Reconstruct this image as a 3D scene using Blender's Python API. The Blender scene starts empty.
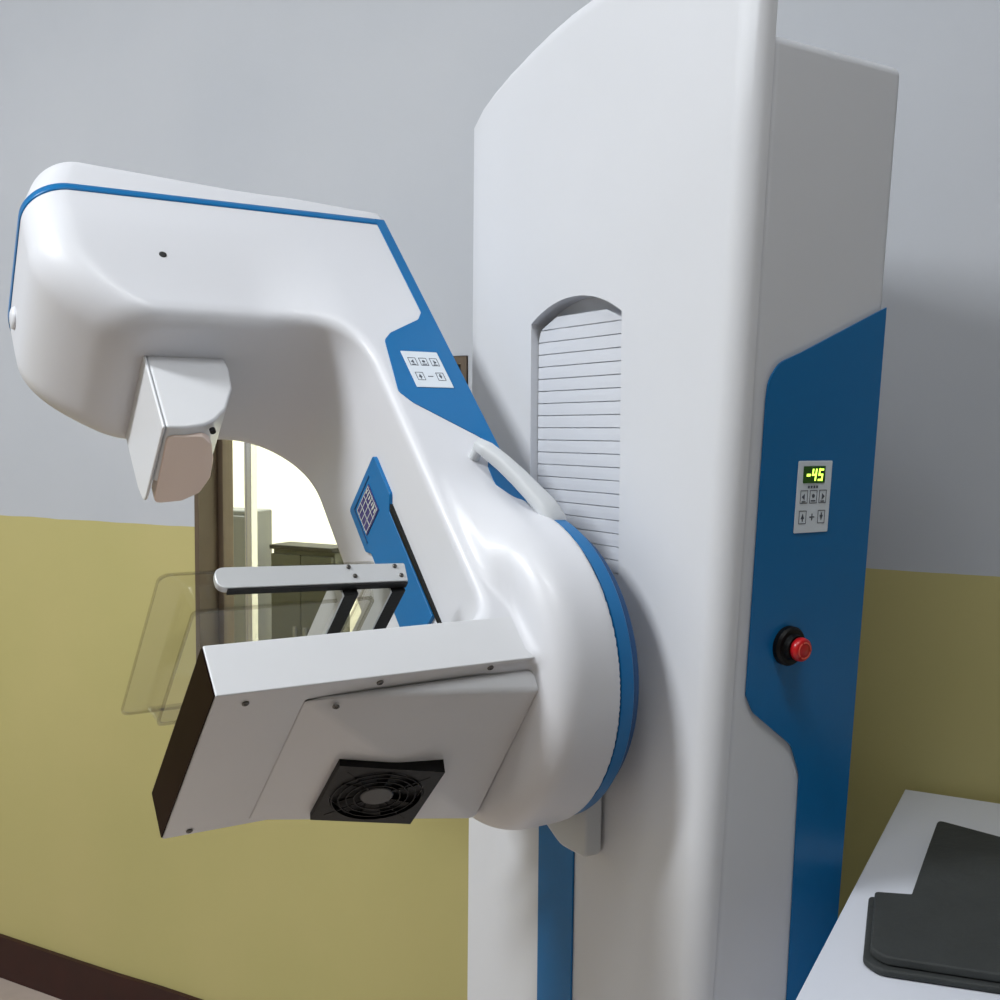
import bpy, bmesh, math, random
import numpy as np
from mathutils import Vector, Matrix

random.seed(4)
scene = bpy.context.scene
col = scene.collection

# ------------------------------------------------------------------ helpers
def V(*a): return Vector(a)

class Frame:
    """a local frame: p(x, y, z) -> world point"""
    def __init__(s, o, ex, ey, ez): s.o, s.ex, s.ey, s.ez = map(Vector, (o, ex, ey, ez))
    def p(s, x, y, z): return s.o + s.ex*x + s.ey*y + s.ez*z
    def moved(s, x, y, z): return Frame(s.p(x, y, z), s.ex, s.ey, s.ez)
    def spun(s, a):
        c, n = math.cos(a), math.sin(a)
        return Frame(s.o, s.ex*c + s.ey*n, s.ey*c - s.ex*n, s.ez)
WORLD = Frame((0,0,0), (1,0,0), (0,1,0), (0,0,1))

def obj(name, bm, mat, parent=None, bevel=0, seg=2, smooth=False, angle=35, label=None):
    """links a bmesh given in world coordinates as one mesh object"""
    bmesh.ops.recalc_face_normals(bm, faces=bm.faces[:])
    c = Vector((0,0,0))
    for v in bm.verts: c += v.co
    c /= max(1, len(bm.verts))
    for v in bm.verts: v.co -= c
    me = bpy.data.meshes.new(name); bm.to_mesh(me); bm.free()
    mats = mat if isinstance(mat, (list, tuple)) else [mat]
    for m in mats: me.materials.append(m)
    o = bpy.data.objects.new(name, me); col.objects.link(o)
    o['_w'] = c[:]
    if parent:
        o.parent = parent; o.location = c - Vector(parent['_w'])
    else: o.location = c
    if bevel:
        b = o.modifiers.new('bevel', 'BEVEL'); b.width = bevel; b.segments = seg; b.limit_method = 'ANGLE'
        b.angle_limit = math.radians(angle)
    if smooth or bevel:
        for p in me.polygons: p.use_smooth = True
        if bevel:
            w = o.modifiers.new('wn', 'WEIGHTED_NORMAL'); w.keep_sharp = True
    if label: o['label'] = label
    return o

def empty(name, loc, label, cat, group=None, kind=None):
    o = bpy.data.objects.new(name, None); col.objects.link(o); o.location = loc; o['_w'] = tuple(loc)
    o.empty_display_size = .05
    o['label'] = label; o['category'] = cat
    if group: o['group'] = group
    return o
def tag(o, label, cat, group=None):
    o['label'] = label; o['category'] = cat
    if group: o['group'] = group
    return o
def structure(o): o['kind'] = 'structure'; return o

def box(bm, f, x0, x1, y0, y1, z0, z1, mi=0):
    v = [bm.verts.new(f.p(x, y, z)) for x in (x0, x1) for y in (y0, y1) for z in (z0, z1)]
    for q in ((0,1,3,2),(4,6,7,5),(0,4,5,1),(2,3,7,6),(0,2,6,4),(1,5,7,3)):
        bm.faces.new([v[i] for i in q]).material_index = mi
def prism(bm, f, pts, z0, z1, mi=0):
    a = [bm.verts.new(f.p(x, y, z0)) for x, y in pts]; b = [bm.verts.new(f.p(x, y, z1)) for x, y in pts]
    n = len(pts)
    fa = [bm.faces.new(a[::-1]), bm.faces.new(b)]
    for i in range(n): fa.append(bm.faces.new([a[i], a[(i+1) % n], b[(i+1) % n], b[i]]))
    for q in fa: q.material_index = mi
def lathe(bm, f, prof, seg=32, cx=0, cy=0, mi=0):
    """prof: (radius, z) pairs, about the frame's z"""
    rings = []
    for r, z in prof:
        rings.append([bm.verts.new(f.p(cx + r*math.cos(2*math.pi*i/seg), cy + r*math.sin(2*math.pi*i/seg), z)) for i in range(seg)])
    for a, b in zip(rings, rings[1:]):
        for i in range(seg): bm.faces.new([a[i], a[(i+1) % seg], b[(i+1) % seg], b[i]]).material_index = mi
    bm.faces.new(rings[0][::-1]).material_index = mi; bm.faces.new(rings[-1]).material_index = mi
def rrect(x0, x1, y0, y1, r, n=5):
    out = []
    for cx, cy, a in ((x1-r, y1-r, 0), (x0+r, y1-r, 90), (x0+r, y0+r, 180), (x1-r, y0+r, 270)):
        for i in range(n+1):
            t = math.radians(a + 90*i/n); out.append((cx + r*math.cos(t), cy + r*math.sin(t)))
    return out
def fillet(pts, r, n=5):
    """round every corner of a polygon; r may be a list"""
    out = []; m = len(pts)
    for i, p in enumerate(pts):
        rr = r[i] if isinstance(r, (list, tuple)) else r
        p = Vector(p); a = Vector(pts[i-1]) - p; b = Vector(pts[(i+1) % m]) - p
        if rr <= 0: out.append(tuple(p)); continue
        la, lb = a.length, b.length; a.normalize(); b.normalize()
        ang = a.angle(b); d = min(rr/math.tan(ang/2), la*.48, lb*.48)
        s, e = p + a*d, p + b*d
        for k in range(n+1):
            t = k/n; q = s*(1-t)**2 + p*2*t*(1-t) + e*t*t; out.append(tuple(q))
    return out
def new(): return bmesh.new()

# ------------------------------------------------------------------ materials
def srgb(r, g, b):
    f = lambda c: (c/12.92 if c <= .04045 else ((c+.055)/1.055)**2.4)
    return (f(r/255), f(g/255), f(b/255), 1)
def mat(name, rgb, rough=.5, metal=0, noise=0, nscale=8, bump=0, bscale=200, coat=0, emit=None, estr=0, spec=.5):
    m = bpy.data.materials.new(name); m.use_nodes = True; nt = m.node_tree; b = nt.nodes['Principled BSDF']
    c = srgb(*rgb)
    b.inputs['Base Color'].default_value = c; b.inputs['Roughness'].default_value = rough
    b.inputs['Metallic'].default_value = metal; b.inputs['Coat Weight'].default_value = coat
    b.inputs['Specular IOR Level'].default_value = spec
    tc = nt.nodes.new('ShaderNodeTexCoord')
    if noise:
        n = nt.nodes.new('ShaderNodeTexNoise'); n.inputs['Scale'].default_value = nscale; n.inputs['Detail'].default_value = 4
        nt.links.new(tc.outputs['Object'], n.inputs['Vector'])
        r = nt.nodes.new('ShaderNodeValToRGB')
        r.color_ramp.elements[0].position = .3; r.color_ramp.elements[1].position = .7
        r.color_ramp.elements[0].color = tuple(x*(1-noise) for x in c[:3]) + (1,)
        r.color_ramp.elements[1].color = tuple(min(1, x*(1+noise)) for x in c[:3]) + (1,)
        nt.links.new(n.outputs['Fac'], r.inputs['Fac']); nt.links.new(r.outputs['Color'], b.inputs['Base Color'])
    if bump:
        n = nt.nodes.new('ShaderNodeTexNoise'); n.inputs['Scale'].default_value = bscale; n.inputs['Detail'].default_value = 3
        nt.links.new(tc.outputs['Object'], n.inputs['Vector'])
        u = nt.nodes.new('ShaderNodeBump'); u.inputs['Strength'].default_value = bump; u.inputs['Distance'].default_value = .002
        nt.links.new(n.outputs['Fac'], u.inputs['Height']); nt.links.new(u.outputs['Normal'], b.inputs['Normal'])
    if emit:
        b.inputs['Emission Color'].default_value = srgb(*emit); b.inputs['Emission Strength'].default_value = estr
    return m
M_white = mat('white_gloss_shell', (212, 213, 218), .43, noise=.012, nscale=3, coat=.06)
M_column = mat('white_column_shell', (209, 211, 216), .58, noise=.015, nscale=3)
M_sheet = mat('painted_sheet_metal', (212, 213, 216), .3, noise=.015, nscale=6)
M_slat = mat('white_slats', (209, 212, 219), .5)
M_blue = mat('blue_panel', (14, 104, 162), .3, spec=.3, noise=.03, nscale=5)
M_navy = mat('blue_dark', (18, 70, 118), .35)
M_grey = mat('light_grey_plastic', (200, 203, 206), .4)
M_pad = mat('keypad_foil', (212, 220, 228), .35)
M_key = mat('keypad_print', (74, 80, 92), .5)
M_black = mat('black_plastic', (10, 10, 11), .5, bump=.1, spec=.25)
M_hub = mat('fan_hub', (44, 45, 46), .4)
M_dark = mat('cassette_slot', (24, 10, 8), .4, noise=.2, nscale=9, spec=.03)
M_screw = mat('screw_steel', (110, 108, 104), .35, metal=.9)
M_screwdark = mat('screw_recess', (26, 26, 28), .5)
M_alu = mat('brushed_aluminium', (196, 198, 200), .38, metal=.35, bump=.05, bscale=400)
M_chrome = mat('chrome', (210, 210, 208), .25, metal=.8)
M_red = mat('red_button', (180, 18, 22), .3)
M_redring = mat('red_button_ring', (226, 96, 78), .4)
M_beige = mat('beige_window', (236, 216, 204), .4)
M_screen = mat('screen', (58, 52, 110), .15)
M_print = mat('screen_print', (196, 200, 196), .5)
M_disp = mat('display_glass', (16, 34, 20), .15, emit=(30, 90, 20), estr=.25)
M_digit = mat('led_digits', (200, 255, 80), .4, emit=(205, 255, 90), estr=2.2)
M_brown = mat('brown_wood', (88, 74, 58), .55, noise=.08, nscale=14)
M_base = mat('baseboard_maroon', (46, 13, 8), .55, noise=.2, nscale=10)
M_desk = mat('white_laminate', (204, 207, 216), .3, noise=.01, nscale=5)
M_mat = mat('charcoal_rubber_cloth', (42, 45, 45), .75, noise=.12, nscale=18, bump=.5, bscale=90)
M_matedge = mat('charcoal_piping', (26, 27, 29), .7)
M_ceil = mat('ceiling_paint', (236, 236, 234), .8)
M_cab = mat('grey_cabinet', (98, 100, 97), .5, noise=.04)
M_olive = mat('dark_olive_cabinet', (34, 38, 28), .5, noise=.06)
M_tube = mat('tube_glow', (255, 255, 255), .5, emit=(255, 255, 255), estr=6)
M_cream = mat('cream_wall', (244, 244, 226), .8)
M_lamp = mat('lamp_body', (235, 235, 235), .5)

def wall_mat():
    m = bpy.data.materials.new('two_tone_wall_paint'); m.use_nodes = True; nt = m.node_tree; b = nt.nodes['Principled BSDF']
    g = nt.nodes.new('ShaderNodeNewGeometry'); s = nt.nodes.new('ShaderNodeSeparateXYZ')
    nt.links.new(g.outputs['Position'], s.inputs[0])
    n = nt.nodes.new('ShaderNodeTexNoise'); n.inputs['Scale'].default_value = 1.7; n.inputs['Detail'].default_value = 5
    nt.links.new(g.outputs['Position'], n.inputs['Vector'])
    def ramp(a, c):
        r = nt.nodes.new('ShaderNodeValToRGB'); r.color_ramp.elements[0].position = .3; r.color_ramp.elements[1].position = .7
        r.color_ramp.elements[0].color = srgb(*a); r.color_ramp.elements[1].color = srgb(*c)
        nt.links.new(n.outputs['Fac'], r.inputs['Fac']); return r
    up = ramp((176, 180, 187), (184, 187, 193)); lo = ramp((176, 169, 110), (184, 173, 117))
    # wavering hand-painted dividing line
    n2 = nt.nodes.new('ShaderNodeTexNoise'); n2.inputs['Scale'].default_value = 9
    nt.links.new(g.outputs['Position'], n2.inputs['Vector'])
    w = nt.nodes.new('ShaderNodeMath'); w.operation = 'MULTIPLY_ADD'; w.inputs[1].default_value = .006
    nt.links.new(n2.outputs['Fac'], w.inputs[0]); nt.links.new(s.outputs['Z'], w.inputs[2])
    c = nt.nodes.new('ShaderNodeMath'); c.operation = 'GREATER_THAN'; c.inputs[1].default_value = DADO + .003
    nt.links.new(w.outputs[0], c.inputs[0])
    mx = nt.nodes.new('ShaderNodeMix'); mx.data_type = 'RGBA'
    nt.links.new(c.outputs[0], mx.inputs[0]); nt.links.new(lo.outputs[0], mx.inputs[6]); nt.links.new(up.outputs[0], mx.inputs[7])
    nt.links.new(mx.outputs[2], b.inputs['Base Color']); b.inputs['Roughness'].default_value = .6
    n3 = nt.nodes.new('ShaderNodeTexNoise'); n3.inputs['Scale'].default_value = 25; n3.inputs['Detail'].default_value = 6
    nt.links.new(g.outputs['Position'], n3.inputs['Vector'])
    u = nt.nodes.new('ShaderNodeBump'); u.inputs['Strength'].default_value = .12; u.inputs['Distance'].default_value = .004
    nt.links.new(n3.outputs['Fac'], u.inputs['Height']); nt.links.new(u.outputs['Normal'], b.inputs['Normal'])
    return m
DADO = 1.187
M_wall = wall_mat()

def floor_mat():
    m = mat('speckled_floor', (166, 152, 142), .4, noise=.12, nscale=5)
    return m
M_floor = floor_mat()

def glass_mat(name, tint, ior=1.45, refl=1.0):
    m = bpy.data.materials.new(name); m.use_nodes = True; nt = m.node_tree
    for n in list(nt.nodes):
        if n.type != 'OUTPUT_MATERIAL': nt.nodes.remove(n)
    out = nt.nodes[0]
    t = nt.nodes.new('ShaderNodeBsdfTransparent'); t.inputs[0].default_value = tint
    g = nt.nodes.new('ShaderNodeBsdfGlossy'); g.inputs['Roughness'].default_value = .05
    lw = nt.nodes.new('ShaderNodeLayerWeight'); lw.inputs[0].default_value = .35
    pw_ = nt.nodes.new('ShaderNodeMath'); pw_.operation = 'POWER'; pw_.inputs[1].default_value = 3; nt.links.new(lw.outputs['Facing'], pw_.inputs[0])
    f = nt.nodes.new('ShaderNodeMath'); f.operation = 'MULTIPLY_ADD'; f.inputs[1].default_value = .4*refl; f.inputs[2].default_value = .03*refl
    nt.links.new(pw_.outputs[0], f.inputs[0])
    x = nt.nodes.new('ShaderNodeMixShader')
    nt.links.new(f.outputs[0], x.inputs[0]); nt.links.new(t.outputs[0], x.inputs[1]); nt.links.new(g.outputs[0], x.inputs[2])
    nt.links.new(x.outputs[0], out.inputs[0]); return m
M_glass = glass_mat('window_glass', (.97, .98, .97, 1))
M_acrylic = glass_mat('clear_acrylic', (.93, .93, .92, 1), 1.5)
M_acrylic_edge = glass_mat('acrylic_edge', (.84, .83, .80, 1), 1.6)

# ------------------------------------------------------------------ room
WY = 1.8087                      # the back wall
XL, XR, YF, ZC = -4.0, 4.6, -4.6, 3.6
wx0, wx1, wz0, wz1, wt = -1.735, -1.041, .78, 1.545, .10
fr = WORLD
b = new(); box(b, fr, XL-.1, XR+.1, YF-.1, WY+.10, -.1, 0); structure(obj('floor', b, M_floor))
b = new(); box(b, fr, XL-.1, XR+.1, YF-.1, WY+.10, ZC, ZC+.1); structure(obj('ceiling', b, M_ceil))
b = new(); box(b, fr, XL-.1, XL, YF-.1, WY, 0, ZC); structure(obj('wall_left', b, M_wall))
b = new(); box(b, fr, XR, XR+.1, YF-.1, WY, 0, ZC); structure(obj('wall_right', b, M_wall))
b = new(); box(b, fr, XL, XR, YF-.1, YF, 0, ZC); structure(obj('wall_front', b, M_wall))
b = new()   # back wall with the window opening
xs = [XL-.1, wx0, wx1, XR+.1]; zs = [0, wz0, wz1, ZC]
for i in range(3):
    for k in range(3):
        if i == 1 and k == 1: continue
        box(b, fr, xs[i], xs[i+1], WY, WY+wt, zs[k], zs[k+1])
bmesh.ops.remove_doubles(b, verts=b.verts[:], dist=1e-5)
kill = [f for f in b.faces if sum(1 for g in b.faces if g is not f and (g.calc_center_median()-f.calc_center_median()).length < 1e-5)]
bmesh.ops.delete(b, geom=kill, context='FACES')
structure(obj('wall_back', b, M_wall))
# baseboard, painted maroon, with a slightly uneven upper edge
b = new()
n = 60; top = [(XL + (XR-XL)*i/n, .110 + random.uniform(-.0025, .0025)) for i in range(n+1)]
fb = Frame((0, WY, 0), (1,0,0), (0,0,1), (0,-1,0))
prism(b, fb, [(XL, 0), (XR, 0)] + top[::-1], .0005, .012); structure(obj('baseboard_back', b, M_base))
b = new(); box(b, fr, XL+.0005, XL+.012, YF, WY-.013, 0, .11); structure(obj('baseboard_left', b, M_base))

# observation window
win = bpy.data.objects.new('window_1', None); col.objects.link(win); win.location = ((wx0+wx1)/2, WY+.05, (wz0+wz1)/2)
win['_w'] = tuple(win.location); win['kind'] = 'structure'
win['label'] = 'brown framed observation window into the bright room behind the wall'
b = new()     # wooden lining of the opening
e = .0015; L = .014
for (x0, x1, z0, z1) in ((wx0+e, wx0+L, wz0+e, wz1-e), (wx1-L, wx1-e, wz0+e, wz1-e), (wx0+L, wx1-L, wz1-L, wz1-e), (wx0+L, wx1-L, wz0+e, wz0+L)):
    box(b, fr, x0, x1, WY-.004, WY+wt-.001, z0, z1)
obj('window_lining', b, M_brown, win)
b = new(); s = .016
for (x0, x1, z0, z1) in ((wx0+L, wx0+L+s, wz0+L, wz1-L), (wx1-L-s, wx1-L, wz0+L, wz1-L), (wx0+L+s, wx1-L-s, wz1-L-s, wz1-L), (wx0+L+s, wx1-L-s, wz0+L, wz0+L+s)):
    box(b, fr, x0, x1, WY+.055, WY+.09, z0, z1)
obj('window_frame', b, M_brown, win, bevel=.002)
b = new(); box(b, fr, wx0+L+s-.004, wx1-L-s+.004, WY+.070, WY+.0735, wz0+L+s-.004, wz1-L-s+.004); obj('pane', b, M_glass, win)
b = new()     # bright metal mullion
box(b, fr, -1.640, -1.634, WY+.052, WY+.068, wz0+L+s, wz1-L-s); box(b, fr, -1.630, -1.616, WY+.047, WY+.068, wz0+L+s, wz1-L-s)
obj('mullion', b, M_chrome, win, bevel=.0015)

# the lit room beyond the glass
RX0, RX1, RY = -4.4, -.4, 4.4
b = new(); box(b, fr, RX0-.1, RX1+.1, RY, RY+.1, 0, ZC); structure(obj('wall_control_room_back', b, M_cream))
b = new(); box(b, fr, RX0-.1, RX0, WY+wt, RY, 0, ZC); structure(obj('wall_control_room_left', b, M_cream))
b = new(); box(b, fr, RX1, RX1+.1, WY+wt, RY, 0, ZC); structure(obj('wall_control_room_right', b, M_cream))
b = new(); box(b, fr, RX0-.1, RX1+.1, WY+.1, RY+.1, -.1, 0); structure(obj('floor_control_room', b, M_floor))
b = new(); box(b, fr, RX0-.1, RX1+.1, WY+.1, RY+.1, ZC, ZC+.1); structure(obj('ceiling_control_room', b, M_ceil))

cab = empty('filing_cabinet', (-2.72, 3.2, 0), 'tall pale grey metal cabinet seen behind the window mullion', 'cabinet')
b = new(); box(b, fr, -2.90, -2.625, 3.01, 3.13, 0.03, 1.115); obj('body', b, M_cab, cab, bevel=.006)
for k in range(4):
    z0 = .06 + k*.262
    b = new(); box(b, fr, -2.885, -2.64, 2.998, 3.0095, z0, z0+.25); d = obj('drawer', b, M_cab, cab, bevel=.003)
    b = new(); box(b, fr, -2.80, -2.72, 2.984, 2.9975, z0+.17, z0+.185); obj('handle', b, M_cab, d, bevel=.002)
b = new(); box(b, fr, -2.88, -2.645, 3.03, 3.12, 0, .0295); obj('plinth', b, M_black, cab)
cb = empty('low_cupboard', (-2.40, 3.2, 0), 'low dark olive cupboard standing right of the pale grey cabinet', 'cupboard')
b = new(); box(b, fr, -2.53, -2.262, 3.02, 3.11, .03, .985); obj('body', b, M_olive, cb, bevel=.004)
b = new(); box(b, fr, -2.532, -2.258, 3.0, 3.115, .9855, 1.002); obj('worktop', b, M_black, cb, bevel=.003)
for x0, x1 in ((-2.527, -2.398), (-2.394, -2.265)):
    b = new(); box(b, fr, x0, x1, 3.003, 3.0195, .05, .97); d = obj('door', b, M_olive, cb, bevel=.002)
    hx = x1-.02 if x0 < -2.5 else x0+.02
    b = new(); box(b, fr, hx-.005, hx+.005, 2.99, 3.0025, .6, .72); obj('handle', b, M_cab, d, bevel=.002)
b = new(); box(b, fr, -2.52, -2.272, 3.04, 3.10, 0, .0295); obj('plinth', b, M_black, cb)

# ------------------------------------------------------------------ lamps
def tube_lamp(x, y, ln, ry, power, name, label, zc=ZC, w=.3, colr=(.93, .97, 1)):
    t = empty(name, (x, y, zc), label, 'ceiling light')
    f = Frame((x, y, zc), (math.cos(ry), math.sin(ry), 0), (-math.sin(ry), math.cos(ry), 0), (0, 0, -1))
    b = new(); prism(b, f, [(-ln/2, -w/2), (ln/2, -w/2), (ln/2, w/2), (-ln/2, w/2)], .0005, .05); obj('housing', b, M_lamp, t, bevel=.005)
    for sy in (-w/4, w/4):
        b = new(); g = Frame(f.p(-ln/2+.03, sy, .066), f.ey, f.ez, f.ex); lathe(b, g, [(.013, 0), (.013, ln-.06)], 12); obj('tube', b, M_tube, t, smooth=True)
    li = bpy.data.lights.new('lamp_light', 'AREA'); li.shape = 'RECTANGLE'; li.size = ln; li.size_y = w; li.energy = power; li.color = colr
    lo = bpy.data.objects.new('lamp_light', li); col.objects.link(lo); lo.location = (x, y, zc-.09); lo.rotation_euler = (0, 0, ry)
    return lo
tube_lamp(.1, .15, 1.25, .3, 30, 'fluorescent_ceiling_light', 'white twin tube ceiling light high up in front of the desk')
tube_lamp(-2.3, -.85, 1.25, .3, 143, 'fluorescent_ceiling_light', 'white twin tube ceiling light on the left, out in the open room')
tube_lamp(-2.2, 3.1, 1.2, 0, 190, 'fluorescent_ceiling_light', 'white twin tube ceiling light in the room beyond the window', colr=(1, 1, .98))

w = bpy.data.worlds.new('world'); scene.world = w; w.use_nodes = True
w.node_tree.nodes['Background'].inputs[0].default_value = (.8, .85, .9, 1); w.node_tree.nodes['Background'].inputs[1].default_value = .3

# ------------------------------------------------------------------ the mammography machine
D = V(.50486, .86320, 0); W = V(.86320, -.50486, 0); U = V(0, 0, 1)
P0 = V(-.843, 1.473, 0); O = P0 + W*.276 + U*1.098
T = (U - W)/math.sqrt(2); S = (U + W)/math.sqrt(2); N = -D
A = Frame(O, N, T, S)                       # arm frame: n forward, t towards the tube, s sideways
CF = Frame(P0, W, U, D)                     # column frame: w, z, depth
KS = .0655; WA = .5728
def wr(z): return WA + KS*(z-1.4)
def wshell(z): return wr(z) + .0008 - .003*max(0, min(1, (z-1.45)/.42))
c_ = math.sqrt(1+KS*KS)
SF = Frame(P0 + W*WA + U*1.4, D, (U + W*KS)/c_, (W - U*KS)/c_)     # right side face: depth, height from 1.4, outwards

mach = empty('mammography_machine', P0 + W*.28 + D*.12, 'white and blue mammography machine with tilted arm beside its tall column', 'medical machine')

# --- column front shell, arched top, with a recess for the slatted blind
arch = [(0, 1.862), (.03, 1.887), (.06, 1.905), (.10, 1.923), (.15, 1.940), (.20, 1.952), (.25, 1.961), (.31, 1.967), (.37, 1.970), (.44, 1.969),
        (.49, 1.963), (.535, 1.950), (.565, 1.928), (wshell(1.90), 1.89)]
prof = [(-.012, .03), (wr(.03), .03)] + [(wshell(.03 + (1.89-.03)*k/12), .03 + (1.89-.03)*k/12) for k in range(1, 12)] + arch[::-1]
def shell_mesh():
    bm = new(); f = CF
    R = .030; n = 8; cen = Vector((.3, 1.0))
    m = len(prof)
    # inward offset of outline with mitred normals
    def offset(dist):
        out = []
        for i in range(m):
            p = Vector(prof[i]); a = (p - Vector(prof[i-1])).normalized(); b2 = (Vector(prof[(i+1) % m]) - p).normalized()
            na = Vector((-a.y, a.x)); nb = Vector((-b2.y, b2.x)); nn = (na+nb).normalized(); k = 1/max(.5, nn.dot(na))
            out.append(p + nn*dist*k*(.25 + .75*min(1, max(0, (p.x-.02)/.12))))
        return out
    rings = []
    for k in range(n+1):
        a = math.pi/2*k/n
        ring = offset(R*(1-math.sin(a))) ; dd = R*(1-math.cos(a))
        rings.append([bm.verts.new(f.p(q.x, q.y, dd)) for q in ring])
    for a, b2 in zip(rings, rings[1:]):
        for i in range(m): bm.faces.new([a[i], a[(i+1) % m], b2[(i+1) % m], b2[i]])
    bm.faces.new(rings[0][::-1]); bm.faces.new(rings[-1])
    return bm
rz = [(.170, .96), (.376, .96)] + [(.273+.2*math.sin(a), 1.3806+.2*math.cos(a)) for a in [math.radians(31-62*i/24) for i in range(25)]]
rz = [(min(.376, max(.170, x)), z_) for x, z_ in rz]
shell = obj('column_front_shell', shell_mesh(), M_column, mach)
bc = new(); prism(bc, CF, rz, -.03, .029); cut = obj('cutter', bc, M_column)
bmod = shell.modifiers.new('recess', 'BOOLEAN'); bmod.operation = 'DIFFERENCE'; bmod.object = cut; bmod.solver = 'EXACT'
bpy.context.view_layer.update()
dg = bpy.context.evaluated_depsgraph_get()
me2 = bpy.data.meshes.new_from_object(shell.evaluated_get(dg)); shell.modifiers.clear(); shell.data = me2
bpy.data.objects.remove(cut)
for p in me2.polygons: p.use_smooth = True
try: me2.set_sharp_from_angle(angle=math.radians(34))
except Exception: pass
# slats
slz = [.62 + k*.0152*1.0 for k in range(63)]
b = new()
def half_at(z):
    z = z + .004 + .009*max(0, min(1, (z-1.5)/.04))
    if z <= 1.552: return .170, .376
    hh = math.sqrt(max(1e-5, .2**2-(z-1.3806)**2)); return .273-hh, .273+hh
    pts = [(1.528, .170, .376), (1.553, .195, .355), (1.570, .230, .322), (1.5785, .275, .278)]
    for (z0, a0, c0), (z1, a1, c1) in zip(pts, pts[1:]):
        if z <= z1: t = (z-z0)/(z1-z0); return a0+(a1-a0)*t, c0+(c1-c0)*t
    return .27, .28
pitch = .0170; k = 0; z = .965
while z + pitch < 1.565:
    a0, c0 = half_at(z); a1, c1 = half_at(z+pitch-.0008)
    a1 = max(a0, a1); c1 = min(c0, c1)
    v = []
    for (zz, aa, cc, dd) in ((z, a0, c0, .0134), (z+.0005, a0, c0, .0121), (z+pitch*.5, (a0+a1)/2, (c0+c1)/2, .0119), (z+pitch-.0012, a1, c1, .0121), (z+pitch-.0007, a1, c1, .0134)):
        v.append((b.verts.new(CF.p(aa+.0008, zz, dd)), b.verts.new(CF.p(cc-.0008, zz, dd))))
    for p, q in zip(v, v[1:]): b.faces.new([p[0], p[1], q[1], q[0]])
    z += pitch
obj('slatted_blind', b, M_slat, mach, label='white ribbed slatted blind in the column recess')
# lower blue track cover
b = new(); prism(b, CF, [(.201, .03), (.279, .03), (.289, .86), (.204, .86)], -.0035, -.0002); obj('track_cover', b, M_blue, mach, bevel=.001)

# --- rear body of the column
b = new()
pts = [(.0, .03), (wr(.03)-.0005, .03), (wr(1.815)-.002, 1.830), (.0, 1.85)]
f2 = CF
prism(b, f2, [(x-(.0) if x > .1 else x, z) for x, z in pts], .028, .240)
obj('column_rear_housing', b, M_column, mach, bevel=.012, seg=4)
b = new(); prism(b, CF, rrect(-.03, .57, 0, .0295, .004), -.06, .26); obj('base_plate', b, M_grey, mach, bevel=.004)

# --- blue side panel
sp = [(.237, 1.552), (.100, 1.493), (.066, 1.480), (.0515, 1.460), (.050, 1.438), (.050, 1.098), (.063, 1.076), (.130, 1.027), (.148, .987), (.156, .694), (.157, .04), (.237, .04)]
pp = fillet([(d, (z-1.4)*c_) for d, z in sp], [0, 0, .03, .03, .03, .01, .02, .03, .02, .1, 0, 0], 4)
b = new(); prism(b, SF, pp, -.0004, .002)
panel = obj('side_panel', b, M_blue, mach, label='dark blue side panel with keypad and red button')

def plate(name, f, x0, x1, y0, y1, r, h, m, parent, bevel=.0006, label=None):
    b = new(); prism(b, f, rrect(x0, x1, y0, y1, r, 3), 0, h); return obj(name, b, m, parent, bevel=bevel, label=label)
def key_print(bm, f, x, y, w, h, kind):
    """a printed key: outline with a small pictogram, lying on the foil"""
    t = .0007; z0, z1 = 0, .0003
    for q in ((x-w/2, x+w/2, y-h/2, y-h/2+t), (x-w/2, x+w/2, y+h/2-t, y+h/2), (x-w/2, x-w/2+t, y-h/2+t, y+h/2-t), (x+w/2-t, x+w/2, y-h/2+t, y+h/2-t)):
        box(bm, f, q[0], q[1], q[2], q[3], z0, z1)
    if kind == 'up': prism(bm, f, [(x-w*.22, y-h*.12), (x+w*.22, y-h*.12), (x, y+h*.28)], z0, z1); box(bm, f, x-w*.07, x+w*.07, y-h*.32, y-h*.121, z0, z1)
    elif kind == 'down': prism(bm, f, [(x-w*.22, y+h*.12), (x, y-h*.28), (x+w*.22, y+h*.12)], z0, z1); box(bm, f, x-w*.07, x+w*.07, y+h*.121, y+h*.32, z0, z1)
    elif kind == 'left': prism(bm, f, [(x-w*.28, y), (x+w*.1, y-h*.25), (x+w*.1, y+h*.25)], z0, z1); box(bm, f, x-w*.25, x+w*.25, y-h*.4, y-h*.32, z0, z1)
    elif kind == 'right': prism(bm, f, [(x+w*.28, y), (x-w*.1, y+h*.25), (x-w*.1, y-h*.25)], z0, z1); box(bm, f, x-w*.25, x+w*.25, y-h*.4, y-h*.32, z0, z1)
    elif kind == 'lamp':
        prism(bm, f, [(x+w*.2*math.cos(a*math.pi/6), y+h*.06+w*.2*math.sin(a*math.pi/6)) for a in range(12)], z0, z1); box(bm, f, x-w*.3, x+w*.3, y-h*.36, y-h*.26, z0, z1)

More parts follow.
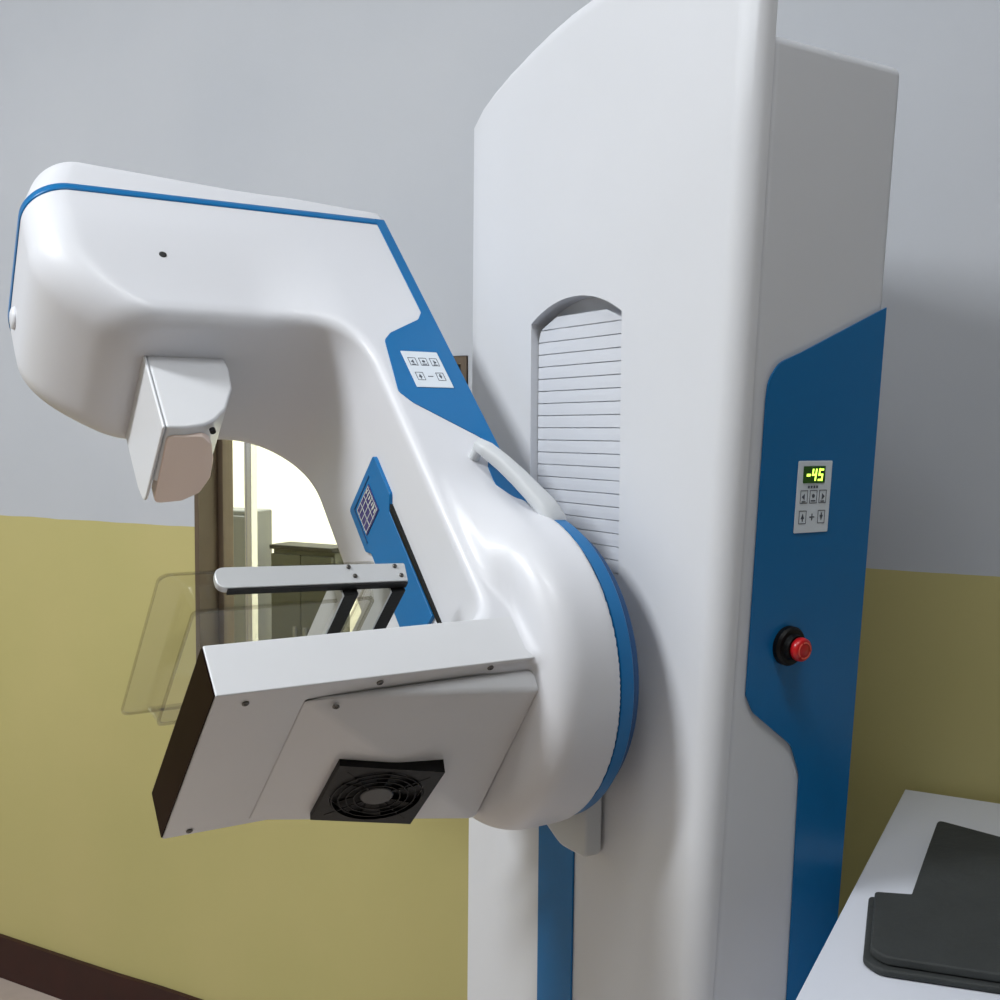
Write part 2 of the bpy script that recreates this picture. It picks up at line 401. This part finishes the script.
# keypad on the column with the green -45 read-out
kf = SF.moved(.1065, (1.285-1.4)*c_, .0021)
kw, kh = .056, .0845
kp = plate('keypad', kf, 0, kw, 0, kh, .0015, .0012, M_pad, mach, label='pale grey keypad with a green -45 display')
kg = kf.moved(0, 0, .0013)
dsp = plate('display', kg, .0085, .044, .0585, .0785, .001, .0008, M_disp, kp, bevel=0, label='dark display showing glowing green -45')
b = new(); dg_ = kg.moved(0, 0, .0009)
def seven(bm, f, x, y, w, h, segs, t=.0022):
    sl = .12*h
    def q(x0, y0, x1, y1):
        prism(bm, f, [(x+x0+sl*y0/h, y+y0), (x+x1+sl*y0/h, y+y0), (x+x1+sl*y1/h, y+y1), (x+x0+sl*y1/h, y+y1)], 0, .0003)
    d = {'a': (0, h-t, w, h), 'd': (0, 0, w, t), 'g': (0, h/2-t/2, w, h/2+t/2), 'f': (0, h/2, t, h), 'b': (w-t, h/2, w, h), 'e': (0, 0, t, h/2), 'c': (w-t, 0, w, h/2)}
    for s_ in segs: q(*d[s_])
seven(b, dg_, .0125, .0610, .006, .014, 'g', .003); seven(b, dg_, .0210, .0612, .0075, .0142, 'fbgc'); seven(b, dg_, .0318, .0612, .0075, .0142, 'afgcd')
obj('digits', b, M_digit, kp, label='glowing yellow-green -45')
b = new()
for i in range(4): box(b, kg, .0175+i*.0045, .0205+i*.0045, .0525, .0555, 0, .0003)
for i, kd in enumerate(('left', 'lamp', 'right')): key_print(b, kg, .012+i*.0155, .0425, .012, .0155, kd)
for x, kd in ((.012, 'up'), (.043, 'down')): key_print(b, kg, x, .0185, .012, .0155, kd)
box(b, kg, .0235, .0315, .0178, .0192, 0, .0003); box(b, kg, .0268, .0282, .0145, .0175, 0, .0003); box(b, kg, .0268, .0282, .0195, .0225, 0, .0003)
obj('key_symbols', b, M_key, kp)

# emergency stop
ef = SF.moved(.110, (1.152-1.4)*c_, .0021)
b = new(); lathe(b, ef, [(.0235, 0), (.0235, .006), (.021, .009), (.016, .0092), (.0145, .016)], 36); es = obj('emergency_stop', b, M_black, mach, smooth=False, label='red mushroom emergency stop on a black collar')
b = new(); lathe(b, ef, [(.009, .0165), (.0135, .018), (.0142, .021), (.0137, .025), (.0115, .0275)], 36); obj('button', b, M_red, es, smooth=True)
b = new(); rr = []
lathe_f = ef.moved(0, 0, .0277)
for k in range(24):
    a = 2*math.pi*k/24; a2 = 2*math.pi*(k+1)/24
    if k % 8 == 7: continue
    prism(b, lathe_f, [(.0085*math.cos(a), .0085*math.sin(a)), (.0102*math.cos(a), .0102*math.sin(a)), (.0102*math.cos(a2), .0102*math.sin(a2)), (.0085*math.cos(a2), .0085*math.sin(a2))], 0, .0004)
obj('arrow_ring', b, M_redring, es)

# --- carriage behind the arm
b = new()
CR = Frame(O, W, U, N)     # upright frame centred on the pivot
cp = fillet([(-.09, -.19), (.02, -.246), (.078, -.246), (.085, -.02), (.10, .12), (-.10, .12)], [.06, .05, .01, .02, .05, .05], 5)
prism(b, CR, cp, .0045, .031); obj('carriage', b, M_grey, mach, bevel=.004, label='grey-white carriage behind the blue disc')
AX = Frame(O, T, S, N)
b = new(); lathe(b, AX, [(.183, .0315), (.187, .034), (.187, .048)], 96); obj('pivot_ring', b, M_navy, mach, bevel=.001)
b = new(); lathe(b, AX, [(.196, .0485), (.200, .052), (.202, .0714)], 128); obj('pivot_disc', b, M_blue, mach, bevel=.001)

# --- white arm housing: one smooth skin from a distance field
def smin(a, b, k):
    h = np.maximum(k-np.abs(a-b), 0)/k; return np.minimum(a, b) - h*h*k*.25
def smax(a, b, k): return -smin(-a, -b, k)
def sstep(x, a, b):
    t = np.clip((x-a)/(b-a), 0, 1); return t*t*(3-2*t)
def box2(x, y, x0, x1, y0, y1, r=0):
    dx = np.abs(x-(x0+x1)/2)-(x1-x0)/2+r; dy = np.abs(y-(y0+y1)/2)-(y1-y0)/2+r
    return np.sqrt(np.maximum(dx, 0)**2+np.maximum(dy, 0)**2)+np.minimum(np.maximum(dx, dy), 0)-r
def sdf(n, t, s):
    # profile in the n-t plane
    ttop = .792 + .105*(n-.07)
    und = .520
    head = np.maximum(t-ttop, und-t)
    spine = np.maximum(box2(n, t, -.10, .200, -.06, .70), t-.70)
    prof_ = smin(head, spine, .11)
    baseb = box2(n, t, -.10, .262, -.083, -.0225, .002)
    prof_ = smin(prof_, baseb, .045)
    # plan: width and rounded nose
    nm = .612 - 5.0*np.clip(.66-t, 0, .14)**2 - .35*np.maximum(t-.76, 0)
    taper = .024*sstep(-t, -.70, -.50)*sstep(n, .20, .34)
    hw = .148 - taper
    r = .060*sstep(t, .45, .5)+1e-4
    dx = n-(nm-r); dy = np.abs(s)-(hw-r)
    plan = np.sqrt(np.maximum(dx, 0)**2+np.maximum(dy, 0)**2)+np.minimum(np.maximum(dx, dy), 0)-r
    kk = .014 + .012*sstep(n, .2, .32)*sstep(t, .3, .5) + .012*sstep(t, .74, .79)
    d = smax(prof_, plan, kk)
    # drum
    rad = np.sqrt(t*t+s*s)-.2045
    drum = smax(rad, n-.163, .045)
    d = smin(d, drum, .012 + .050*sstep(t, -.03, .07)*(1-.95*sstep(n, .175, .20))*(.15+.85*sstep(n, .078, .13)))
    d = smax(d, .0725-n, .006)
    return d
def surface_nets(h, lo, hi):
    nx, ny, nz = [int(math.ceil((b_-a_)/h))+1 for a_, b_ in zip(lo, hi)]
    X, Y, Z = np.meshgrid(lo[0]+h*np.arange(nx), lo[1]+h*np.arange(ny), lo[2]+h*np.arange(nz), indexing='ij')
    F = sdf(X, Y, Z)
    ins = F < 0
    acc = np.zeros((nx-1, ny-1, nz-1, 3)); cnt = np.zeros((nx-1, ny-1, nz-1))
    cr = [(i, j, k) for i in (0, 1) for j in (0, 1) for k in (0, 1)]
    sl = lambda c: (slice(c[0], nx-1+c[0]), slice(c[1], ny-1+c[1]), slice(c[2], nz-1+c[2]))
    for a_ in cr:
        for ax in range(3):
            if a_[ax]: continue
            b_ = list(a_); b_[ax] = 1
            fa, fb_ = F[sl(a_)], F[sl(b_)]
            x = (fa < 0) != (fb_ < 0)
            t_ = np.where(x, fa/np.where(x, fa-fb_, 1), 0)
            for q in range(3):
                base = a_[q] + (t_ if q == ax else 0)
                acc[..., q] += np.where(x, base, 0)
            cnt += x
    act = cnt > 0
    idx = -np.ones(act.shape, int); idx[act] = np.arange(act.sum())
    I = np.argwhere(act); P = lo + h*(I + acc[act]/cnt[act][:, None])
    faces = []
    for ax in range(3):
        o1, o2 = [(1, 2), (2, 0), (0, 1)][ax]
        sa = [slice(None)]*3; sb = [slice(None)]*3; sa[ax] = slice(0, -1); sb[ax] = slice(1, None)
        ia, ib = ins[tuple(sa)], ins[tuple(sb)]
        for flip, E in ((False, ia & ~ib), (True, ~ia & ib)):
            e = np.argwhere(E)
            e = e[(e[:, o1] > 0) & (e[:, o2] > 0)]
            d1 = np.zeros(3, int); d1[o1] = 1; d2 = np.zeros(3, int); d2[o2] = 1
            q = [e-d1-d2, e-d2, e, e-d1]
            q = np.stack([idx[tuple(z_.T)] for z_ in q], 1)
            q = q[(q >= 0).all(1)]
            faces.append(q[:, ::-1] if flip else q)
    return P, np.concatenate(faces)
def newton(P, it=3, mask=(1, 1, 1)):
    e = 1e-4; mk = np.array(mask, float)
    for _ in range(it):
        f0 = sdf(P[:, 0], P[:, 1], P[:, 2]); g = np.zeros_like(P)
        for q in range(3):
            d = np.zeros(3); d[q] = e
            g[:, q] = (sdf(*(P+d).T)-sdf(*(P-d).T))/(2*e)
        g *= mk; m2 = np.maximum((g*g).sum(1), .05)
        st = np.clip(f0/m2, -.01, .01)
        P = P - g*st[:, None]
    return P, g/np.sqrt(np.maximum((g*g).sum(1), 1e-9))[:, None]
Pn, Fq = surface_nets(.005, np.array([.0525, -.2375, -.2375]), np.array([.66, .87, .2375]))
Pn, _g = newton(Pn, 3)
fm = np.array([[*N], [*T], [*S]]); Wp = Pn@fm + np.array(O)
cen = Wp.mean(0)
me = bpy.data.meshes.new('arm_housing'); me.from_pydata((Wp-cen).tolist(), [], Fq.tolist()); me.materials.append(M_white)
for p in me.polygons: p.use_smooth = True
me.update()
arm = bpy.data.objects.new('arm_housing', me); col.objects.link(arm); arm.parent = mach; arm.location = Vector(cen) - Vector(mach['_w']); arm['_w'] = tuple(cen)
arm['label'] = 'glossy white tilted C-shaped arm with tube head'

def on_surface(pts, off, mask=(1, 1, 1)):
    P, g = newton(np.array(pts, float), 8, mask); P = P + g*off
    return [A.p(*p) for p in P]

# blue stripe round the head (conforms to the skin)
path = [(.085+.02*i, .160) for i in range(24)]
for i in range(13):
    a = math.pi/2*(1-i/12); path.append((.555+.075*math.cos(a), .075+.08*math.sin(a)))
path += [(.64, .075-.015*i) for i in range(1, 11)]
for i in range(1, 8):
    a = -math.pi/2*i/12; path.append((.555+.075*math.cos(a), -.075+.08*math.sin(a)))
b = new()
rows = []
for off in (.0012,):
    for tt in (.746, .7507, .7553, .760): rows.append(on_surface([(n_, tt, s_) for n_, s_ in path], off, (1, 0, 1)))
lo_ = on_surface([(n_, .746, s_) for n_, s_ in path], -.003, (1, 0, 1)); hi_ = on_surface([(n_, .760, s_) for n_, s_ in path], -.003, (1, 0, 1))
rows = [lo_] + rows + [hi_]
vr = [[b.verts.new(p) for p in r_] for r_ in rows]
for r1, r2 in zip(vr, vr[1:]):
    for i in range(len(path)-1): b.faces.new([r1[i], r1[i+1], r2[i+1], r2[i]])
obj('blue_stripe', b, M_blue, mach, smooth=True)

# blue side panel on the arm, with its keypad
bp = [(.0728, .760), (.0728, .100), (.110, .150), (.105, .215), (.088, .250), (.093, .268), (.172, .334), (.187, .356), (.172, .462), (.158, .478), (.101, .512), (.0895, .53), (.0895, .748), (.0895, .760)]
bpf = fillet(bp, [0, 0, 0, .01, .01, .02, .02, .012, .014, .02, .012, .01, 0, 0], 4)
SA = Frame(O + S*.1478, N, T, S)
b = new(); prism(b, SA, bpf, -.004, .0016); ap = obj('arm_side_panel', b, M_blue, mach, bevel=.0005, label='blue panel along the arm edge with a pale keypad')
kf = SA.moved(.0985, .364, .0017)
ak = plate('arm_keypad', kf, 0, .058, 0, .074, .001, .001, M_pad, mach, label='pale keypad of five keys on the blue arm panel')
kg = kf.moved(0, 0, .0011)
b = new(); mir = Frame(kg.p(.058, 0, 0), -kg.ex, kg.ey, kg.ez)
for i, kd in enumerate(('left', 'lamp', 'right')): key_print(b, mir, .012+i*.017, .052, .012, .016, kd)
for x, kd in ((.013, 'up'), (.045, 'down')): key_print(b, mir, x, .022, .012, .016, kd)
box(b, mir, .025, .033, .0212, .0226, 0, .0003)
obj('key_symbols', b, M_key, ak)

# LCD panel on the front of the spine
def front_n(t, s): return newton(np.array([[.2, t, s]]), 8, (1, 0, 0))[0][0][0]
SP = Frame(O + N*.2015, S, T, N)
lp = fillet([(.057, .338), (-.059, .322), (-.059, .243), (-.046, .232), (-.046, .060), (.046, .060), (.046, .246), (.058, .262)], [.006, .006, .006, .004, .002, .002, .006, .006], 3)
lp = fillet([(.057, .325), (-.059, .325), (-.059, .246), (-.046, .232), (-.046, .060), (.0395, .060), (.0395, .236), (.057, .252)], [.007, .007, .008, .004, .002, .002, .006, .006], 3)
b = new(); prism(b, SP, lp, -.004, .0035); lcdp = obj('front_panel', b, M_blue, mach, bevel=.0008, label='narrow blue panel with small screen on the arm front')
b = new(); prism(b, SP, [(.040, .236), (.0475, .242), (.0475, .018), (.0455, .008), (.044, .03)], -.004, .0030); obj('slot', b, M_black, mach)
sf = SP.moved(0, 0, .0036)
b = new()
for q in ((-.045, .026, .312, .3145), (-.045, -.0425, .250, .312)): box(b, sf, q[0], q[1], q[2], q[3], 0, .0008)
obj('screen_frame', b, M_navy, lcdp)
plate('screen', sf, -.038, .018, .258, .306, .001, .0012, M_screen, lcdp, label='small violet screen with pale table lines')
b = new(); sg = sf.moved(0, 0, .0013)
for x in (-.036, -.020, -.004, .014): box(b, sg, x, x+.0012, .260, .304, 0, .0003)
for y in (.261, .272, .283, .294, .303): box(b, sg, -.036, .016, y, y+.0012, 0, .0003)
for i in range(7): box(b, sg, .004+.001*(i % 3), .012, .263+i*.006, .2655+i*.006, .0004, .0007)
obj('screen_print', b, M_print, lcdp)

# head screw and knob
P_, g_ = newton(np.array([[.449, .625, .15]]), 8)
gg = Vector(N)*g_[0][0] + Vector(T)*g_[0][1] + Vector(S)*g_[0][2]; pw = A.p(*P_[0]); ex = gg.orthogonal().normalized(); ey = gg.cross(ex)
b = new(); lathe(b, Frame(pw, ex, ey, gg), [(.0052, -.002), (.0052, .0006), (.0035, .0012)], 16); obj('screw', b, M_screwdark, mach, label='small dark screw on the tube head side')
P_, g_ = newton(np.array([[.64, .71, -.055]]), 8, (1, 0, 1))
b = new(); gg = Vector(N)*g_[0][0] + Vector(S)*g_[0][2]; pw = A.p(*P_[0])
kfm = Frame(pw, T, gg.cross(T), gg)
lathe(b, kfm, [(.016, -.004), (.017, .001), (.015, .004), (.009, .006)], 28); obj('end_knob', b, M_white, mach, smooth=True)

# collimator under the head
CS = Frame(O, N, T, S)
dp = [(.475, .525), (.368, .525), (.366, .50), (.370, .462), (.388, .42), (.408, .398), (.425, .388), (.450, .383), (.475, .383)]
b = new(); prism(b, CS, fillet(dp, [0, 0, .02, .02, .02, .02, .02, .02, .006], 3), -.055, .050)
obj('collimator', b, M_sheet, mach, bevel=.004, seg=3, label='pale D-shaped collimator block under the tube head')
b = new()
face = [(.478, .048), (.425, .048), (.402, .036), (.392, .012), (.388, -.02), (.392, -.06), (.405, -.092), (.43, -.108), (.462, -.112)]
CB = Frame(O + T*.352, N, S, -T)
CBt = Frame(O + T*.386, N, S, -T)
b2 = [(.472, .036), (.425, .036), (.410, .020), (.402, -.01), (.399, -.045), (.408, -.076), (.43, -.092), (.468, -.096)]
prism(b, CBt, fillet(b2, .01, 3), -.018, .006); obj('radiation_window', b, M_beige, mach, bevel=.002, label='beige rounded window plate below the collimator')
b = new(); prism(b, Frame(O, S, T, N), fillet([(.050, .525), (.050, .383), (-.098, .383), (-.108, .42), (-.108, .525)], [0, .004, .02, .02, 0], 4), .4752, .480); obj('front_guide', b, M_sheet, mach, bevel=.003)
b = new(); lathe(b, Frame(A.p(.412, .386, .040), S, N, -T), [(.004, -.004), (.004, .002)], 12); obj('knob', b, M_black, mach)

# handle at the arm joint
hb = [(.122, .236, .170), (.114, .222, .173), (.101, .196, .175), (.089, .168, .176), (.079, .142, .176), (.071, .120, .176), (.065, .100, .172), (.062, .088, .162)]
b = new(); rings = []
for i, h_ in enumerate(hb):
    p = A.p(*h_); q0 = A.p(*hb[max(0, i-1)]); q1 = A.p(*hb[min(len(hb)-1, i+1)]); d = (q1-q0).normalized()
    sx = (d.cross(S)).normalized(); sy = sx.cross(d).normalized()
    rw = (.009, .0105, .0112, .0125, .014, .0160, .0170, .0170)[i]; rh = (.007, .009, .0095, .0095, .009, .009, .009, .009)[i]
    rings.append([b.verts.new(p + sx*rw*math.copysign(abs(math.cos(a))**.6, math.cos(a)) + sy*rh*math.copysign(abs(math.sin(a))**.6, math.sin(a))) for a in [2*math.pi*k/20 for k in range(20)]])
for r1, r2 in zip(rings, rings[1:]):
    for k in range(20): b.faces.new([r1[k], r1[(k+1) % 20], r2[(k+1) % 20], r2[k]])
b.faces.new(rings[0][::-1]); b.faces.new(rings[-1]); obj('handle', b, M_grey, mach, smooth=True, label='pale grey bar handle at the arm joint')
b = new(); lathe(b, Frame(A.p(.119, .232, .172), N, T, S), [(.008, -.026), (.007, .0)], 16); obj('handle_post', b, M_grey, mach)

# --- detector box (bucky)
b = new(); box(b, A, .158, .5345, -.083, -.023, -.148, .1482)
bk = obj('detector_box', b, M_sheet, mach, bevel=.0015, label='white painted sheet-metal detector box')
b = new(); prism(b, Frame(O + N*.5347, T, S, N), rrect(-.0815, -.0245, -.1465, .1465, .001, 2), 0, .0015); obj('cassette_slot', b, M_dark, mach, label='near-black glossy end face of the detector box')
b = new()    # bulged lower cover
co = dict(A=(.44, -.0832, .127), B=(.44, -.0832, -.140), C=(.165, -.0832, -.142), Dd=(.158, -.0832, .131), C2=(.165, -.151, -.110), D2=(.160, -.112, .124))
vv = {k: b.verts.new(A.p(*q)) for k, q in co.items()}
for q in (('A', 'B', 'C2'), ('A', 'C2', 'D2'), ('A', 'D2', 'Dd'), ('B', 'C', 'C2'), ('Dd', 'D2', 'C2', 'C'), ('A', 'Dd', 'C', 'B')): b.faces.new([vv[k] for k in q])
obj('lower_cover', b, M_sheet, mach, bevel=.006, seg=3, angle=4)
kk_ = .244; al = math.atan(kk_)
e1 = -N*math.cos(al) - T*math.sin(al); en = -(T*math.cos(al)) + N*math.sin(al)
BF = Frame(O + N*.44 - T*.0832, e1, S, en)
def screw(f, x, y, parent=mach, r=.0038, name='screw'):
    b = new(); lathe(b, f.moved(x, y, 0), [(r, 0), (r, .0012), (r*.7, .002)], 16)
    g = f.moved(x, y, .002).spun(.7)
    s_ = obj(name, b, M_screw, parent)
    b = new(); box(b, g, -r*.6, r*.6, -r*.13, r*.13, 0, .0003); box(b, g, -r*.13, r*.13, r*.131, r*.6, 0, .0003); box(b, g, -r*.13, r*.13, -r*.6, -r*.131, 0, .0003)
    obj('cross_recess', b, M_screwdark, s_)
BB = Frame(O - T*.0832, N, S, -T)
for x, y in ((.501, .129), (.357, .137), (.506, -.137), (.222, .139)): screw(BB, x, y)
screw(BF, .038, .115)
# fan
F0 = BF.moved(.1335, -.050, .001)
hs = .0625
b = new()
ring = 40; outer = []
def sq(a):
    c, s_ = math.cos(a), math.sin(a); m_ = max(abs(c), abs(s_)); q = (c/m_, s_/m_); 
    return (q[0]*hs, q[1]*hs)
vo, vi, vo2, vi2 = [], [], [], []
for k in range(ring):
    a = 2*math.pi*k/ring + math.pi/ring*0
    x, y = sq(a); xi, yi = .055*math.cos(a), .055*math.sin(a)
    vo.append(b.verts.new(F0.p(x, y, -.014))); vi.append(b.verts.new(F0.p(xi, yi, -.014))); vo2.append(b.verts.new(F0.p(x, y, .008))); vi2.append(b.verts.new(F0.p(xi, yi, .008)))
for k in range(ring):
    j = (k+1) % ring
    for q in ((vo2[k], vo2[j], vi2[j], vi2[k]), (vo[k], vo[j], vo2[j], vo2[k]), (vi[k], vi[j], vi2[j], vi2[k]), (vo[k], vo[j], vi[j], vi[k])): b.faces.new(q)
fan = obj('cooling_fan', b, M_black, mach, label='square black cooling fan under the detector box')
b = new(); lathe(b, F0, [(.054, -.0005), (.054, .0003)], 40); obj('fan_back', b, M_black, fan)
b = new()
for k in range(7):
    a = 2*math.pi*k/7
    p = []
    for (r_, da, zz) in ((.0195, 0, .001), (.052, .18, .0012), (.052, .62, .0058), (.0195, .62, .0058)):
        p.append((r_*math.cos(a+da), r_*math.sin(a+da), zz))
    v1 = [b.verts.new(F0.p(*q)) for q in p]; v2 = [b.verts.new(F0.p(q[0], q[1], q[2]+.0012)) for q in p]
    b.faces.new(v1[::-1]); b.faces.new(v2)
    for i in range(4): b.faces.new([v1[i], v1[(i+1) % 4], v2[(i+1) % 4], v2[i]])
obj('fan_blades', b, M_black, fan)
b = new(); lathe(b, F0, [(.0195, .0008), (.0195, .0075), (.018, .0085)], 32); obj('fan_hub', b, M_hub, fan)
b = new()
for r_ in (.027, .036, .045, .053):
    g = F0.moved(0, 0, .0086); seg = 48
    for k in range(seg):
        a, a2 = 2*math.pi*k/seg, 2*math.pi*(k+1)/seg
        prism(b, g, [((r_-.0006)*math.cos(a), (r_-.0006)*math.sin(a)), ((r_+.0006)*math.cos(a), (r_+.0006)*math.sin(a)), ((r_+.0006)*math.cos(a2), (r_+.0006)*math.sin(a2)), ((r_-.0006)*math.cos(a2), (r_-.0006)*math.sin(a2))], 0, .0012)
for k in range(4):
    box(b, F0.moved(0, 0, .0072).spun(math.pi/4+k*math.pi/2), .018, .070, -.0009, .0009, 0, .0013)
obj('fan_guard', b, M_black, fan)

# --- compression paddle and its frame
b = new(); PF = Frame(O, N, S, T)
prism(b, Frame(O + S*.118, N, T, S), fillet([(.496, .0640), (.493, .0935), (.265, .0830), (.2695, .0560)], [.013, .013, .003, .003], 4), -.003, .006)
bar = obj('paddle_side_bar', b, M_alu, mach, bevel=.0015, label='pale grey metal bar along the near side of the paddle')
b = new(); prism(b, Frame(O + S*.118, N, T, S), [(.484, .0612), (.484, .0632), (.2705, .0555), (.271, .0530)], -.003, .0055); obj('bar_gasket', b, M_black, bar)
for n0 in (.352, .292):
    b = new(); box(b, A, n0-.020, n0-.002, .049, .0570, -.15, .1145); o_ = obj('cross_member', b, M_black, mach, bevel=.001, label='black underside cross member of the paddle frame')
    b = new(); box(b, A, n0-.0015, n0+.0005, .048, .081, -.15, .1145); obj('side_plate', b, M_alu, o_)
SB = Frame(O + S*.1242, N, T, S)
for x, y in ((.338, .0815), (.334, .0680), (.280, .0785), (.276, .0645)): screw(SB, x, y, bar, .0028)
# clear tray
b = new()
def loop(n0, n1, s0, s1_, t, r): return [A.p(x, t, y) for x, y in rrect(n0, n1, s0, s1_, r, 5)]
th_ = .003
outer = [loop(.27, .552, -.155, .112, .096, .012), loop(.27, .552, -.155, .112, .093, .012)]
Ls = [loop(.295, .549, -.158, .1165, .0925, .012), loop(.300, .526, -.135, .104, .083, .010), loop(.305, .518, -.128, .098, .054, .008)]
vs = [[b.verts.new(p) for p in l] for l in Ls]
for a_, c2 in zip(vs, vs[1:]):
    for i in range(len(a_)): b.faces.new([a_[i], a_[(i+1) % len(a_)], c2[(i+1) % len(a_)], c2[i]])
b.faces.new(vs[-1])
pd = obj('compression_paddle', b, M_acrylic, mach, label='clear acrylic compression paddle tray')
so = pd.modifiers.new('solid', 'SOLIDIFY'); so.thickness = .0028; so.offset = 0
b = new()
l1 = loop(.295, .551, -.160, .1175, .094, .012); l2 = loop(.297, .549, -.158, .1155, .094, .012); l3 = loop(.295, .551, -.160, .1175, .091, .012); l4 = loop(.297, .549, -.158, .1155, .091, .012)
R4 = [[b.verts.new(p) for p in l] for l in (l1, l2, l4, l3)]
for q in range(4):
    a_, c2 = R4[q], R4[(q+1) % 4]
    for i in range(len(a_)): b.faces.new([a_[i], a_[(i+1) % len(a_)], c2[(i+1) % len(a_)], c2[i]])
obj('paddle_rim', b, M_acrylic_edge, pd)
b = new(); l1 = loop(.3045, .5195, -.1295, .0995, .0525, .008); l2 = loop(.3075, .5165, -.1265, .0965, .0525, .008); l3 = loop(.3045, .5195, -.1295, .0995, .056, .008); l4 = loop(.3075, .5165, -.1265, .0965, .056, .008)
R4 = [[b.verts.new(p) for p in l] for l in (l1, l2, l4, l3)]
for q in range(4):
    a_, c2 = R4[q], R4[(q+1) % 4]
    for i in range(len(a_)): b.faces.new([a_[i], a_[(i+1) % len(a_)], c2[(i+1) % len(a_)], c2[i]])
obj('paddle_fold', b, M_acrylic_edge, pd)

# ------------------------------------------------------------------ desk
TZ = .845; X0 = -.236; dy0, dy1 = .95, 1.790; X1 = 1.15
desk = empty('desk', ((X0+X1)/2, (dy0+dy1)/2, 0), 'plain white laminate desk against the wall beside the column', 'desk')
b = new(); box(b, WORLD, X0, X1, dy0, dy1, TZ-.026, TZ); obj('desk_top', b, M_desk, desk, bevel=.002)
for x in (X0+.03, X1-.055):
    b = new(); box(b, WORLD, x, x+.025, dy0+.03, dy1-.02, 0, TZ-.0265); obj('side_panel', b, M_desk, desk, bevel=.001)
b = new(); box(b, WORLD, X0+.0555, X1-.0555, dy1-.06, dy1-.042, .3, TZ-.0265); obj('back_panel', b, M_desk, desk)

def soft_sheet(name, pts, z0, th, r, label, seed):
    rnd = random.Random(seed)
    f = Frame((0, 0, z0), (1,0,0), (0,1,0), (0,0,1))
    b = new(); prism(b, f, fillet(pts, r, 5), .0, th)
    o = obj(name, b, M_mat, None, bevel=min(th*.45, .006), seg=4)
    return tag(o, label, 'cloth pad')
# lower pad
soft_sheet('cloth_pad', [(-.212, 1.327), (-.190, 1.163), (-.172, 1.146), (-.06, 1.166), (.30, 1.19), (.27, 1.40), (-.165, 1.34)], TZ+.0005, .008, [.006, .02, .02, .01, .02, .02, .003],
           'lower dark charcoal pad on the white desk, its corner sticking out to the left', 1)
soft_sheet('cloth_pad', [(-.165, 1.332), (-.167, 1.50), (-.168, 1.612), (-.02, 1.562), (.32, 1.50), (.28, 1.200), (-.05, 1.174), (-.168, 1.155), (-.184, 1.17), (-.204, 1.319)], TZ+.009, .010, [.003, .02, .008, .02, .02, .02, .02, .02, .02, .006],
           'upper larger dark charcoal pad on the white desk, reaching towards the wall', 2)

# ------------------------------------------------------------------ camera
F_ = 1095.36; PI_ = math.radians(3.5332); RO = math.radians(.349); YAW = math.radians(28.223)
def ray(px, py):
    x3 = (px-500)/F_; y3 = (py-500)/F_
    x = x3*math.cos(RO)+y3*math.sin(RO); y2 = -x3*math.sin(RO)+y3*math.cos(RO)
    y = y2*math.cos(PI_)+math.sin(PI_); z = -y2*math.sin(PI_)+math.cos(PI_)
    c, s_ = math.cos(YAW), math.sin(YAW)
    return Vector((x*c-z*s_, x*s_+z*c, -y))
fw = ray(500, 500).normalized(); rt = (ray(501, 500)-ray(500, 500)).normalized(); up = rt.cross(fw)
cam = bpy.data.cameras.new('camera'); co_ = bpy.data.objects.new('camera', cam); col.objects.link(co_)
cam.sensor_width = 36; cam.lens = F_/1000*36; cam.clip_start = .02
co_.matrix_world = Matrix(((rt.x, up.x, -fw.x, 0), (rt.y, up.y, -fw.y, 0), (rt.z, up.z, -fw.z, 1.4), (0, 0, 0, 1)))
scene.camera = co_
scene.view_settings.view_transform = 'Standard'; scene.view_settings.look = 'None'
scene.view_settings.exposure = 0.0; scene.view_settings.gamma = 1; scene.view_settings.use_curve_mapping = False
for o in bpy.data.objects:
    if '_w' in o: del o['_w']
